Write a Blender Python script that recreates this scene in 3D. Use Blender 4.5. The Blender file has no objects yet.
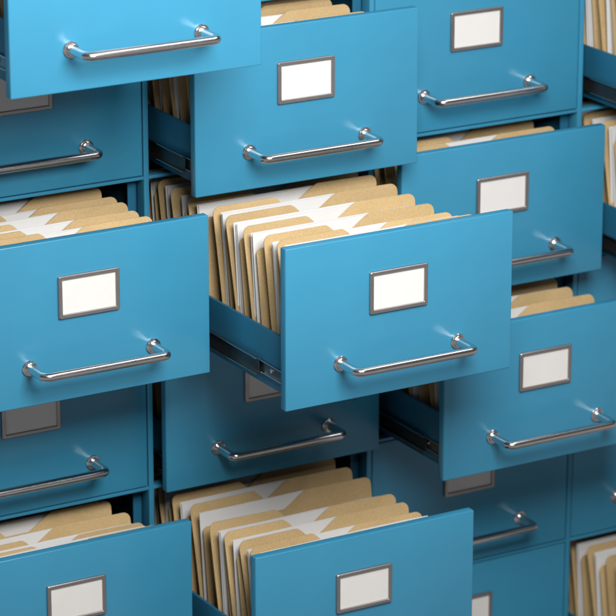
import bpy, bmesh, math, random
from mathutils import Vector, Matrix
random.seed(11)
S = 0.38                       # one drawer-front width in metres; all shapes below are in front widths
W, H = 1.0, 0.6329             # drawer front
PX, PZ = 1.0318, 0.6539        # cell pitch
T = 0.040                      # front thickness
POST, RAIL = 0.022, 0.0125
DEPTH = 1.50
sc = bpy.context.scene
col = sc.collection

# ---------------------------------------------------------------- materials
def new_mat(name):
    m = bpy.data.materials.new(name); m.use_nodes = True
    nt = m.node_tree; b = nt.nodes['Principled BSDF']
    return m, nt, b
def coords(nt, scale):
    tc = nt.nodes.new('ShaderNodeTexCoord'); mp = nt.nodes.new('ShaderNodeMapping')
    mp.inputs['Scale'].default_value = scale
    nt.links.new(tc.outputs['Object'], mp.inputs['Vector'])
    return mp.outputs['Vector']
def noise(nt, vec, scale, detail=4, rough=.55):
    n = nt.nodes.new('ShaderNodeTexNoise'); n.inputs['Scale'].default_value = scale
    n.inputs['Detail'].default_value = detail; n.inputs['Roughness'].default_value = rough
    nt.links.new(vec, n.inputs['Vector']); return n.outputs['Fac']
def ramp(nt, fac, a, b, pa=.3, pb=.7):
    r = nt.nodes.new('ShaderNodeValToRGB')
    r.color_ramp.elements[0].position = pa; r.color_ramp.elements[0].color = (*a, 1)
    r.color_ramp.elements[1].position = pb; r.color_ramp.elements[1].color = (*b, 1)
    nt.links.new(fac, r.inputs['Fac']); return r.outputs['Color']
def maprange(nt, fac, a, b):
    r = nt.nodes.new('ShaderNodeMapRange'); r.inputs['To Min'].default_value = a; r.inputs['To Max'].default_value = b
    nt.links.new(fac, r.inputs['Value']); return r.outputs['Result']
def bump(nt, b, h, strength, dist):
    n = nt.nodes.new('ShaderNodeBump'); n.inputs['Strength'].default_value = strength; n.inputs['Distance'].default_value = dist
    nt.links.new(h, n.inputs['Height']); nt.links.new(n.outputs['Normal'], b.inputs['Normal'])

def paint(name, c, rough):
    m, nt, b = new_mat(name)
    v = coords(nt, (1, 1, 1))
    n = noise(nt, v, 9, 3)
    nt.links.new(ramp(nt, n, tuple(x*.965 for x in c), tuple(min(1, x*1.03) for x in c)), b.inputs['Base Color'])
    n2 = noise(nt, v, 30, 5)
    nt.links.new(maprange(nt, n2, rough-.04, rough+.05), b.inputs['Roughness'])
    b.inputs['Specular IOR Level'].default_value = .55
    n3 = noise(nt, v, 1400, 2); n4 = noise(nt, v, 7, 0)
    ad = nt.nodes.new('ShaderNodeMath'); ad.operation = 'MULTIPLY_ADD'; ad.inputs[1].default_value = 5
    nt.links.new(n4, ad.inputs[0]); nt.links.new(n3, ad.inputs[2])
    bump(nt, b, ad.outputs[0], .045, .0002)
    return m
M = {}
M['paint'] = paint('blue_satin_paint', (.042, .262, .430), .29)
M['inner'] = paint('blue_inner_shaded', (.018, .140, .245), .40)  # the blue darkened: weaker light on the side walls is put into the colour
def metal(name, c, rough, met=1.0):
    m, nt, b = new_mat(name)
    v = coords(nt, (1, 1, 1))
    n = noise(nt, v, 60, 4)
    nt.links.new(ramp(nt, n, tuple(x*.93 for x in c), c), b.inputs['Base Color'])
    nt.links.new(maprange(nt, noise(nt, v, 140, 4), rough*.75, rough*1.35), b.inputs['Roughness'])
    b.inputs['Metallic'].default_value = met
    return m
M['chrome'] = metal('polished_steel', (.76, .75, .75), .18)
M['holder'] = metal('label_holder_metal', (.40, .375, .37), .40, .9)
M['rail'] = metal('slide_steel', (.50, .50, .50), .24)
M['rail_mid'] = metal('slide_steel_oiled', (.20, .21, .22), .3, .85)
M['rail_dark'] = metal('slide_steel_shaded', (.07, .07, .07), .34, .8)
def kraft(name, c):
    m, nt, b = new_mat(name)
    oi = nt.nodes.new('ShaderNodeObjectInfo')
    v = coords(nt, (1, 1, 1))
    add = nt.nodes.new('ShaderNodeVectorMath'); add.operation = 'ADD'
    mul = nt.nodes.new('ShaderNodeVectorMath'); mul.operation = 'SCALE'; mul.inputs['Scale'].default_value = 7
    cmb = nt.nodes.new('ShaderNodeCombineXYZ')
    for k in ('X', 'Y', 'Z'): nt.links.new(oi.outputs['Random'], cmb.inputs[k])
    nt.links.new(cmb.outputs[0], mul.inputs[0]); nt.links.new(v, add.inputs[0]); nt.links.new(mul.outputs[0], add.inputs[1])
    v = add.outputs[0]
    n = noise(nt, v, 520, 6, .75)
    cr = ramp(nt, n, tuple(x*.78 for x in c), tuple(min(1, x*1.15) for x in c), .30, .70)
    n2 = noise(nt, v, 14, 3)
    mx = nt.nodes.new('ShaderNodeMix'); mx.data_type = 'RGBA'; mx.blend_type = 'MULTIPLY'; mx.inputs['Factor'].default_value = 1
    nt.links.new(cr, mx.inputs['A']); nt.links.new(ramp(nt, n2, (.90, .89, .86), (1, 1, 1)), mx.inputs['B'])
    hs = nt.nodes.new('ShaderNodeHueSaturation')
    nt.links.new(mx.outputs['Result'], hs.inputs['Color'])
    nt.links.new(maprange(nt, oi.outputs['Random'], .88, 1.10), hs.inputs['Value'])
    nt.links.new(hs.outputs['Color'], b.inputs['Base Color'])
    b.inputs['Roughness'].default_value = .75; b.inputs['Specular IOR Level'].default_value = .25
    bump(nt, b, noise(nt, v, 700, 4), .25, .0003)
    return m
M['kraft'] = kraft('kraft_card', (.58, .415, .212))
def paper(name, c):
    m, nt, b = new_mat(name)
    v = coords(nt, (1, 1, 1))
    nt.links.new(ramp(nt, noise(nt, v, 25, 4), tuple(x*.96 for x in c), c), b.inputs['Base Color'])
    b.inputs['Roughness'].default_value = .65; b.inputs['Specular IOR Level'].default_value = .25
    bump(nt, b, noise(nt, v, 300, 3), .1, .0002)
    return m
M['paper'] = paper('white_paper', (.70, .70, .70))
M['card'] = paper('label_card', (.765, .755, .735))

# ---------------------------------------------------------------- mesh helpers
def link(name, bm, mat, parent=None, smooth=False, angle=None, free=True):
    me = bpy.data.meshes.new(name)
    bmesh.ops.recalc_face_normals(bm, faces=bm.faces)
    bmesh.ops.scale(bm, vec=(S, S, S), verts=bm.verts)
    bm.to_mesh(me); bm.free()
    me.materials.append(mat)
    if smooth:
        me.polygons.foreach_set('use_smooth', [True]*len(me.polygons))
        if angle is not None: me.set_sharp_from_angle(angle=angle)
    o = bpy.data.objects.new(name, me); col.objects.link(o)
    if parent: o.parent = parent
    return o
def box(bm, x0, x1, y0, y1, z0, z1, bevel=0, seg=3):
    r = bmesh.ops.create_cube(bm, size=1)
    vs = r['verts']
    for v in vs:
        v.co = Vector(((x0+x1)/2+v.co.x*(x1-x0), (y0+y1)/2+v.co.y*(y1-y0), (z0+z1)/2+v.co.z*(z1-z0)))
    if bevel:
        es = list({e for v in vs for e in v.link_edges})
        bmesh.ops.bevel(bm, geom=es, offset=bevel, segments=seg, profile=.5, affect='EDGES')
def tube(bm, pts, rad, n=24, cap=True):
    rings = []
    for i, p in enumerate(pts):
        a = pts[max(i-1, 0)]; b = pts[min(i+1, len(pts)-1)]
        d = (b-a).normalized()
        up = Vector((0, 0, 1)); s = d.cross(up).normalized(); u = s.cross(d)
        rings.append([bm.verts.new(p+rad*(math.cos(t)*s+math.sin(t)*u)) for t in [2*math.pi*k/n for k in range(n)]])
    for a, b in zip(rings, rings[1:]):
        for k in range(n): bm.faces.new((a[k], a[(k+1) % n], b[(k+1) % n], b[k]))
    if cap: bm.faces.new(rings[0]); bm.faces.new(rings[-1][::-1])
def lathe_y(bm, cx, cz, prof, n=28):     # prof: (radius, y)
    rings = [[bm.verts.new((cx+r*math.cos(2*math.pi*k/n), y, cz+r*math.sin(2*math.pi*k/n))) for k in range(n)] for r, y in prof]
    for a, b in zip(rings, rings[1:]):
        for k in range(n): bm.faces.new((a[k], a[(k+1) % n], b[(k+1) % n], b[k]))
    bm.faces.new(rings[0]); bm.faces.new(rings[-1])
def lathe_x(bm, x, cy, cz, prof, n=16):  # prof: (radius, dx)
    rings = [[bm.verts.new((x+d, cy+r*math.cos(2*math.pi*k/n), cz+r*math.sin(2*math.pi*k/n))) for k in range(n)] for r, d in prof]
    for a, b in zip(rings, rings[1:]):
        for k in range(n): bm.faces.new((a[k], a[(k+1) % n], b[(k+1) % n], b[k]))
    bm.faces.new(rings[0]); bm.faces.new(rings[-1])
def empty(name, loc, label=None, cat=None, group=None):
    o = bpy.data.objects.new(name, None); col.objects.link(o)
    o.location = Vector(loc)*S; o.empty_display_size = .02
    if label: o['label'] = label
    if cat: o['category'] = cat
    if group: o['group'] = group
    return o

# ---------------------------------------------------------------- one drawer (origin: bottom centre of its front face)
XI = 0.452      # outer half width of the box
SZ0, SZ1 = .20, .245
ZP = .252       # height of the side walls
ZS = .098       # slide centre height
BOX_L = 1.36
LX0, LX1, LZ0, LZ1 = -.1415, .1125, .3245, .4905      # label holder (refined against the photograph)
HX, HZ, HD = .2595, .152, .130                        # handle
HCX = -.0055
def make_drawer():
    root = empty('drawer', (0, 0, 0))
    bm = bmesh.new(); box(bm, -W/2, W/2, 0, T, 0, H, .0045, 3)
    link('front_panel', bm, M['paint'], root, True, math.radians(50))
    # side walls with a folded top lip
    for s in (-1, 1):
        bm = bmesh.new()
        a, b = sorted((s*XI, s*(XI-.012)))
        box(bm, a, b, T+.001, BOX_L, .028, ZP, .002, 2)
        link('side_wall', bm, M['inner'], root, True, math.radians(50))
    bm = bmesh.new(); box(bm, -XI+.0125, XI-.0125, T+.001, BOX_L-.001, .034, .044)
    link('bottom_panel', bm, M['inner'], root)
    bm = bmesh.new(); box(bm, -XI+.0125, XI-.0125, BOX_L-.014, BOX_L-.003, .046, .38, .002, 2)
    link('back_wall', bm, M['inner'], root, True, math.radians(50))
    # slide member fixed to each side of the box: a shallow channel with two bright rolled lips and screws
    for s in (-1, 1):
        bm = bmesh.new()
        def B(xa, xb, y0, y1, z0, z1, bv=0):
            a, b = sorted((s*xa, s*xb)); box(bm, a, b, y0, y1, z0, z1, bv, 2)
        B(XI+.0008, XI+.0035, T+.003, BOX_L-.03, ZS-.021, ZS+.021)
        B(XI+.0008, XI+.0125, T+.003, BOX_L-.03, ZS+.0213, ZS+.0248, .001)
        B(XI+.0008, XI+.0125, T+.003, BOX_L-.03, ZS-.0248, ZS-.0213, .001)
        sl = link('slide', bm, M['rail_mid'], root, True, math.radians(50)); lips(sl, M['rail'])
        for y in (.185, .5, .85):
            bm = bmesh.new(); lathe_x(bm, s*(XI+.0036), y, ZS, [(.0085, 0), (.0085, s*.003), (.005, s*.0055)], 16)
            link('screw', bm, M['chrome'], sl, True, math.radians(40))
    # label holder and card
    bm = bmesh.new()
    bw = .0155; th = .0125
    def rrect(x0, x1, z0, z1, r, n=5):
        out = []
        for cx, cz, a0 in ((x1-r, z1-r, 0), (x0+r, z1-r, 90), (x0+r, z0+r, 180), (x1-r, z0+r, 270)):
            for k in range(n+1):
                a = math.radians(a0+90*k/n); out.append((cx+r*math.cos(a), cz+r*math.sin(a)))
        return out
    loops = [(rrect(LX0, LX1, LZ0, LZ1, .008), -.0003), (rrect(LX0, LX1, LZ0, LZ1, .008), -th+.0025),
             (rrect(LX0+.0025, LX1-.0025, LZ0+.0025, LZ1-.0025, .006), -th),
             (rrect(LX0+bw-.0015, LX1-bw+.0015, LZ0+bw-.0015, LZ1-bw+.0015, .003), -th),
             (rrect(LX0+bw, LX1-bw, LZ0+bw, LZ1-bw, .002), -th+.0015),
             (rrect(LX0+bw, LX1-bw, LZ0+bw, LZ1-bw, .002), -.0003)]
    rr = [[bm.verts.new((x, y, z)) for x, z in l] for l, y in loops]
    for a, b in zip(rr, rr[1:]+rr[:1]):
        n = len(a)
        for k in range(n): bm.faces.new((a[k], a[(k+1) % n], b[(k+1) % n], b[k]))
    lh = link('label_holder', bm, M['holder'], root, True, math.radians(35))
    bm = bmesh.new(); box(bm, LX0+bw+.0004, LX1-bw-.0004, -.0062, -.0006, LZ0+bw+.0004, LZ1-bw-.0004)
    link('label_card', bm, M['card'], lh)
    # handle: bent round bar with two flanges
    bm = bmesh.new(); R = .025; rad = .0172
    pts = [Vector((-HX, -.004, HZ)), Vector((-HX, -.03, HZ)), Vector((-HX, -.06, HZ))]
    for k in range(0, 11):
        a = math.radians(90*k/10); pts.append(Vector((-HX+R-R*math.cos(a), -(HD-R)-R*math.sin(a), HZ)))
    right = [Vector((-p.x, p.y, p.z)) for p in reversed(pts)]
    for k in range(1, 8): pts.append(Vector((-HX+R+(2*HX-2*R)*k/8, -HD, HZ)))
    tube(bm, pts+right, rad, 28)
    bmesh.ops.translate(bm, vec=(HCX, 0, 0), verts=bm.verts)
    hd = link('handle', bm, M['chrome'], root, True, math.radians(60))
    for s in (-1, 1):
        bm = bmesh.new()
        lathe_y(bm, s*HX+HCX, HZ, [(.0305, -.0004), (.0305, -.006), (.0285, -.0085), (.0235, -.0095), (.0228, -.015), (.021, -.0165), (.0165, -.0168)], 32)
        link('handle_flange', bm, M['chrome'], hd, True, math.radians(35))
    return root
def lips(o, m):            # lips are brightened steel for the light from above, the web oiled and dark
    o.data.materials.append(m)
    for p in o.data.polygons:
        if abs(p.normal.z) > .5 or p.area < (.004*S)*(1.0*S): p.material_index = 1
def copy_tree(o, parent=None):
    c = o.copy(); col.objects.link(c)
    if parent: c.parent = parent
    for ch in list(o.children): copy_tree(ch, c)
    return c
def base(c, r, pull): return Vector(((c+.5)*PX, -pull, -(r-.5)*PZ-H/2))

PULL = {(1,3):1.0755,(0,3):.5434,(1,2):.381,(2,3):.2147,(2,4):.5556,(1,4):.1056,(1,5):.8374,(0,5):.3753,(0,1):.9604,
        (3,2):.80,(3,3):.62,(3,6):.85}
NAME = {   # how each drawer is told apart
 (0,1):'wide open drawer in the top left corner, nearest the viewer',
 (0,2):'closed drawer directly below the top left open drawer',
 (0,3):'half open drawer at middle left, full of folders',
 (0,4):'closed shaded drawer at lower left, under the half open middle left drawer',
 (0,5):'open drawer in the bottom left corner',
 (1,2):'open drawer at top centre, directly above the central drawer',
 (1,3):'fully open central drawer with its left slide showing',
 (1,4):'slightly open shaded drawer directly beneath the central drawer',
 (1,5):'open drawer at bottom centre, packed with folders',
 (2,2):'closed drawer at upper right, above the slightly open one',
 (2,3):'slightly open drawer at upper right, just right of the central drawer',
 (2,4):'open drawer at right, lower right of the central drawer',
 (2,5):'closed dark drawer under the open right hand drawer',
 (2,6):'closed drawer at the bottom edge, right of the bottom centre drawer',
 (3,2):'open drawer at the top right edge, its side wall and slide in view',
 (3,3):'open drawer at the right edge, second from the top there',
 (3,4):'closed drawer at the right edge, behind the open right hand drawer',
 (3,5):'closed drawer at the lower right edge, one handle end in view',
 (3,6):'open drawer in the bottom right corner, only its folders in view'}
SHORT = {
 (0,1):'the wide open top left drawer', (0,3):'the half open middle left drawer', (0,5):'the open bottom left corner drawer',
 (1,2):'the open top centre drawer', (1,3):'the fully open central drawer', (1,4):'the slightly open drawer beneath the central one',
 (1,5):'the open bottom centre drawer', (2,3):'the slightly open upper right drawer', (2,4):'the open right hand drawer',
 (3,2):'the open drawer at the top right edge', (3,3):'the second drawer down the right edge', (3,6):'the open bottom right corner drawer'}
ORD = ['frontmost','second','third','fourth','fifth','sixth','seventh','eighth','ninth','tenth','eleventh']
proto = make_drawer()
first = True
for c in range(-1, 5):
    for r in range(0, 8):
        seen = (c, r) in NAME
        d = proto if first else copy_tree(proto)
        first = False
        d.location = base(c, r, PULL.get((c, r), 0))*S
        d['category'] = 'drawer'
        d['group'] = 'blue filing drawers' if seen else 'closed drawers beyond the edges of the picture'
        d['label'] = ('blue ' + NAME[(c, r)]) if seen else 'closed blue filing drawer outside the picture or hidden by others'

# ---------------------------------------------------------------- the cabinet carcass
cab = empty('filing_cabinet', (1.5*PX, 0, -7.5*PZ), 'blue steel filing cabinet carcass framing all the drawers', 'filing cabinet')
off = Vector((1.5*PX, 0, -7.5*PZ))
def cpart(name, bm, mat, smooth=True):
    bmesh.ops.translate(bm, vec=-off, verts=bm.verts)
    return link(name, bm, mat, cab, smooth, math.radians(40) if smooth else None)
X0, X1 = -PX, 5*PX
ZT, ZB = PZ, -7*PZ
bm = bmesh.new()
for i in range(-1, 6):
    box(bm, i*PX-POST/2, i*PX+POST/2, 0, .060, ZB-RAIL/2, ZT+RAIL/2, .0012, 2)
for j in range(-1, 8):
    for i in range(-1, 5):
        box(bm, i*PX+POST/2+.0002, (i+1)*PX-POST/2-.0002, .0006, .050, -j*PZ-RAIL/2, -j*PZ+RAIL/2, .0012, 2)
cpart('face_frame', bm, M['paint'])
for i in range(-1, 6):
    bm = bmesh.new()
    box(bm, i*PX-.006, i*PX+.006, .0605, DEPTH, ZB, ZT)
    for j in range(-1, 7):               # upright flanges behind the frame, above the slides
        zt = -j*PZ-RAIL/2-.002; zb = zt-.36
        if i > -1: box(bm, i*PX-.046, i*PX-.0065, .075, .081, zb, zt)
        if i < 5: box(bm, i*PX+.0065, i*PX+.046, .075, .081, zb, zt)
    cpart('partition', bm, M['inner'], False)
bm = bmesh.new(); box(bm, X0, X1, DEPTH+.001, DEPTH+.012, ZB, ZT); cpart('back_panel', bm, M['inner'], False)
bm = bmesh.new(); box(bm, X0-.011, X1+.011, .003, DEPTH+.012, ZT+RAIL/2+.0005, ZT+RAIL/2+.012); cpart('top_panel', bm, M['paint'], False)
bm = bmesh.new(); box(bm, X0-.011, X1+.011, .003, DEPTH+.012, ZB-RAIL/2-.06, ZB-RAIL/2-.0005); cpart('plinth', bm, M['paint'], False)
# telescoping middle slide members of the open drawers
for (c, r), p in PULL.items():
    b = base(c, r, 0)
    for s in (-1, 1):
        bm = bmesh.new()
        ys = -p+min(.26, .06+p*.22); ye = .95
        def B(xa, xb, y0, y1, z0, z1, bv=0):
            a_, b_ = sorted((b.x+s*xa, b.x+s*xb)); box(bm, a_, b_, y0, y1, b.z+z0, b.z+z1, bv, 2)
        B(XI+.0150, XI+.0175, ys, ye, ZS-.029, ZS+.029)
        B(XI+.0150, XI+.030, ys, ye, ZS+.0293, ZS+.0325, .001)
        B(XI+.0150, XI+.030, ys, ye, ZS-.0325, ZS-.0293, .001)
        B(XI+.0325, XI+.0345, .085, 1.2, ZS-.036, ZS+.036)
        B(XI+.0325, XI+.046, .085, 1.2, ZS+.0363, ZS+.040)
        B(XI+.0325, XI+.046, .085, 1.2, ZS-.040, ZS-.0363)
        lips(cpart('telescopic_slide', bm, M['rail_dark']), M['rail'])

# ---------------------------------------------------------------- folders and papers
def sheet(name, prof, zb, lean, curve, th, mat, parent, y0=0, cols=None, twist=0, nz=8):
    """prof: list of (x, ztop). A thin upright sheet whose top sits at y0 and whose foot comes forward."""
    bm = bmesh.new(); F = []; Bk = []
    zt = max(z for _, z in prof)
    for x, z in prof:
        cf = []; cb = []
        for k in range(nz+1):
            zz = zb+(z-zb)*k/nz
            q = (zt-zz)/(zt-zb)
            yy = y0 - math.sin(lean)*(zt-zz) - curve*math.sin(math.pi*q) + twist*(x-.0)*(1-q) + .004*math.sin(x*7+curve*300)*(1-q)
            cf.append(bm.verts.new((x, yy, zz))); cb.append(bm.verts.new((x, yy+th, zz)))
        F.append(cf); Bk.append(cb)
    for i in range(len(prof)-1):
        for k in range(nz):
            bm.faces.new((F[i][k], F[i+1][k], F[i+1][k+1], F[i][k+1]))
            bm.faces.new((Bk[i][k+1], Bk[i+1][k+1], Bk[i+1][k], Bk[i][k]))
        bm.faces.new((F[i][nz], F[i+1][nz], Bk[i+1][nz], Bk[i][nz]))
        bm.faces.new((Bk[i][0], Bk[i+1][0], F[i+1][0], F[i][0]))
    for e, fl in ((0, 1), (len(prof)-1, -1)):
        for k in range(nz):
            q = (F[e][k], F[e][k+1], Bk[e][k+1], Bk[e][k]); bm.faces.new(q if fl > 0 else q[::-1])
    return bm
def arc_prof(x0, x1, z, r, steps=8):        # rounded corner from (x0, z-r) up to (x0+r, z)
    return [(x0+r-r*math.cos(math.radians(90*k/steps))*1.0, z-r+r*math.sin(math.radians(90*k/steps))) for k in range(steps+1)]
def left_tab_profile(xl, xr, z, xs, drop):
    p = arc_prof(xl, 0, z, .030)
    n = 12
    p += [(xl+.03+(xs-xl-.03)*k/n, z) for k in range(1, n+1)]
    for k in range(1, 11):
        t = k/10; e = t*t*(3-2*t); p.append((xs+.085*t, z-drop*e))
    p += [(xs+.085+(xr-xs-.085)*k/12, z-drop) for k in range(1, 13)]
    return p
def right_tab_profile(xl, xr, z, xs, drop):
    p = arc_prof(xl, 0, z-drop, .022)
    p += [(xl+.022+(xs-xl-.022)*k/12, z-drop) for k in range(1, 13)]
    for k in range(1, 11):
        t = k/10; e = .75*t+.25*t*t*(3-2*t)
        p.append((xs+.11*t, z-drop+drop*e))
    p += [(xs+.11+(xr-.030-xs-.11)*k/12, z) for k in range(1, 12)]
    p += [(xr-(x-(xr-.03)), zz) for x, zz in reversed(arc_prof(xr-.03, 0, z, .030))]
    return p
DELTA = {(1,3):[.075,.185,.32,.465,.605,.76,.90,1.04,1.17],
         (0,3):[.05,.165,.28,.38,.49,.62,.75,.89,1.03,1.17],
         (1,5):[.035,.15,.26,.36,.56,.70,.84,.98,1.12],
         (0,5):[.05,.12,.26,.41,.56,.72,.87,1.02],
         (2,3):[.045,.16,.31,.45,.60,.75,.9],
         (1,2):[.045,.14,.28,.42,.56,.70,.84,.98,1.12]}
def fill(c, r):
    p = PULL[(c, r)]; b = base(c, r, p)
    ds = DELTA.get((c, r)) or [.05+.135*k+random.uniform(-.015, .015) for k in range(8)]
    for k, d in enumerate(ds):
        y = T + d
        z = H-.036+random.uniform(-.006, .006) if k else H-.024
        zb = .050
        xl = -.440+random.uniform(0, .012) + (.012 if k % 3 == 1 else 0)
        xr = .372+random.uniform(-.008, .008) + (.028 if k == 0 else 0)
        room = d-.012
        def lean_for(want, yy): return min(want, max(.0, math.asin(max(0., min(.9, (yy-.010)/(z-zb))))))
        fo = empty('folder', b+Vector((0, y, zb)), '%s tan folder from the front, in %s' % (ORD[k], SHORT[(c, r)]) if k else 'frontmost tan folder, in %s' % SHORT[(c, r)],
                   'folder', 'tan card folders in the drawers')
        xsR = -.035+random.uniform(-.03, .03)
        l1 = lean_for(.15+random.uniform(-.02, .03), d)
        bm = sheet('f', right_tab_profile(xl+.010, xr, z, xsR, .062), 0+zb, l1, random.uniform(.0, .006), .0035, None, None, 0)
        bmesh.ops.translate(bm, vec=(0, 0, -zb), verts=bm.verts); link('front_cover', bm, M['kraft'], fo, True, math.radians(40))
        l3 = lean_for(.215+random.uniform(-.04, .03), d+.085)
        th = .078+random.uniform(-.012, .010)
        if k+1 < len(ds): th = min(th, ds[k+1]-d-.022)
        bm = sheet('f', left_tab_profile(xl, xr-.004, z+random.uniform(-.004, .004), xl+.27+random.uniform(-.03, .04), .062), zb, l3, random.uniform(-.004, .010), .0038, None, None, th)
        bmesh.ops.translate(bm, vec=(0, 0, -zb), verts=bm.verts); link('back_cover', bm, M['kraft'], fo, True, math.radians(40))
        if p < .2: continue
        # the sheets inside: three or four offset sheets
        bm0 = bmesh.new()
        ns = random.choice((2, 3)); zz = z-.010 if k else z-.003
        for q in range(ns):
            pz = zz-random.uniform(0, .008); xa = xl+.012+random.uniform(-.004, .006); xb = xr-.045+random.uniform(-.02, .012)
            prof = [(xa, pz-.001)]+[(xa+(xb-xa)*m/14, pz+random.uniform(-.0004, .0004)) for m in range(1, 14)]+[(xb, pz-.001)]
            bb = sheet('p', prof, zb+.004, lean_for(.10+random.uniform(-.01, .03), d+.02), random.uniform(0, .004), .0022, None, None, .018+q*.009)
            me = bpy.data.meshes.new('tmp'); bb.to_mesh(me); bb.free(); bm0.from_mesh(me); bpy.data.meshes.remove(me)
        bmesh.ops.translate(bm0, vec=(0, 0, -zb), verts=bm0.verts)
        o = link('paper_sheets', bm0, M['paper'], None, True, math.radians(40))
        o.location = (b+Vector((0, y, zb)))*S
        o['category'] = 'paper sheets'; o['group'] = 'white papers filed in the folders'
        o['label'] = 'white paper sheets in the %s folder of %s' % (ORD[k], SHORT[(c, r)])
for key in PULL: fill(*key)

# ---------------------------------------------------------------- camera (solved from the photograph)
cam = bpy.data.cameras.new('camera'); co = bpy.data.objects.new('camera', cam); col.objects.link(co)
yaw, pit, roll = .5248, .3186, -.0008
f = Vector((math.sin(yaw)*math.cos(pit), math.cos(yaw)*math.cos(pit), -math.sin(pit)))
rt = Vector((math.cos(yaw), -math.sin(yaw), 0)); up = rt.cross(f)
mat = Matrix((rt, up, -f)).transposed().to_4x4()
mat.translation = Vector((-4.5852, -10.9698, 2.2128))*S
co.matrix_world = mat
cam.sensor_width = 36; cam.lens = 3253.19/616*36; cam.clip_start = .1; cam.clip_end = 200
cam.dof.use_dof = True
tgt = (base(1, 3, PULL[(1, 3)])+Vector((0, 0, H/2)))*S
cam.dof.focus_distance = (tgt-mat.translation).dot(f)
cam.dof.aperture_fstop = 7.0
sc.camera = co

# ---------------------------------------------------------------- light
def area(name, pos, target, size, energy, color):
    l = bpy.data.lights.new(name, 'AREA'); l.shape = 'RECTANGLE'; l.size = size[0]*S; l.size_y = size[1]*S
    l.energy = energy; l.color = color
    o = bpy.data.objects.new(name, l); col.objects.link(o)
    o.location = Vector(pos)*S
    o.rotation_euler = (Vector(target)-Vector(pos)).to_track_quat('-Z', 'Y').to_euler()
    return o
area('key_lamp', (.35, -4.6, 1.55), (1.3, -.3, -1.3), (2.5, 2.0), 57, (1, .985, .96))
area('overhead_lamp', (4.2, -3.2, 3.8), (1.8, -.4, -1.4), (4.0, 1.1), 10, (1, .99, .97))
w = bpy.data.worlds.new('World'); sc.world = w; w.use_nodes = True
nt = w.node_tree; bg = nt.nodes['Background']
tc = nt.nodes.new('ShaderNodeTexCoord'); sp = nt.nodes.new('ShaderNodeSeparateXYZ')
nt.links.new(tc.outputs['Generated'], sp.inputs[0])
r = nt.nodes.new('ShaderNodeValToRGB'); mr = nt.nodes.new('ShaderNodeMapRange')
mr.inputs['From Min'].default_value = -1; mr.inputs['From Max'].default_value = 1
nt.links.new(sp.outputs['Z'], mr.inputs['Value']); nt.links.new(mr.outputs[0], r.inputs['Fac'])
e = r.color_ramp.elements
e[0].position = 0; e[0].color = (.10, .09, .085, 1); e[1].position = 1; e[1].color = (.30, .31, .33, 1)
for pos, c in ((.30, (.35, .325, .315)), (.46, (.33, .31, .305)), (.58, (.075, .075, .08)), (.80, (.08, .08, .085))):
    m_ = e.new(pos); m_.color = (*c, 1)
nt.links.new(r.outputs['Color'], bg.inputs['Color']); bg.inputs['Strength'].default_value = .9
vs = sc.view_settings; vs.view_transform = 'Standard'; vs.look = 'None'; vs.gamma = 1; vs.exposure = 0
sc.render.engine = 'CYCLES'
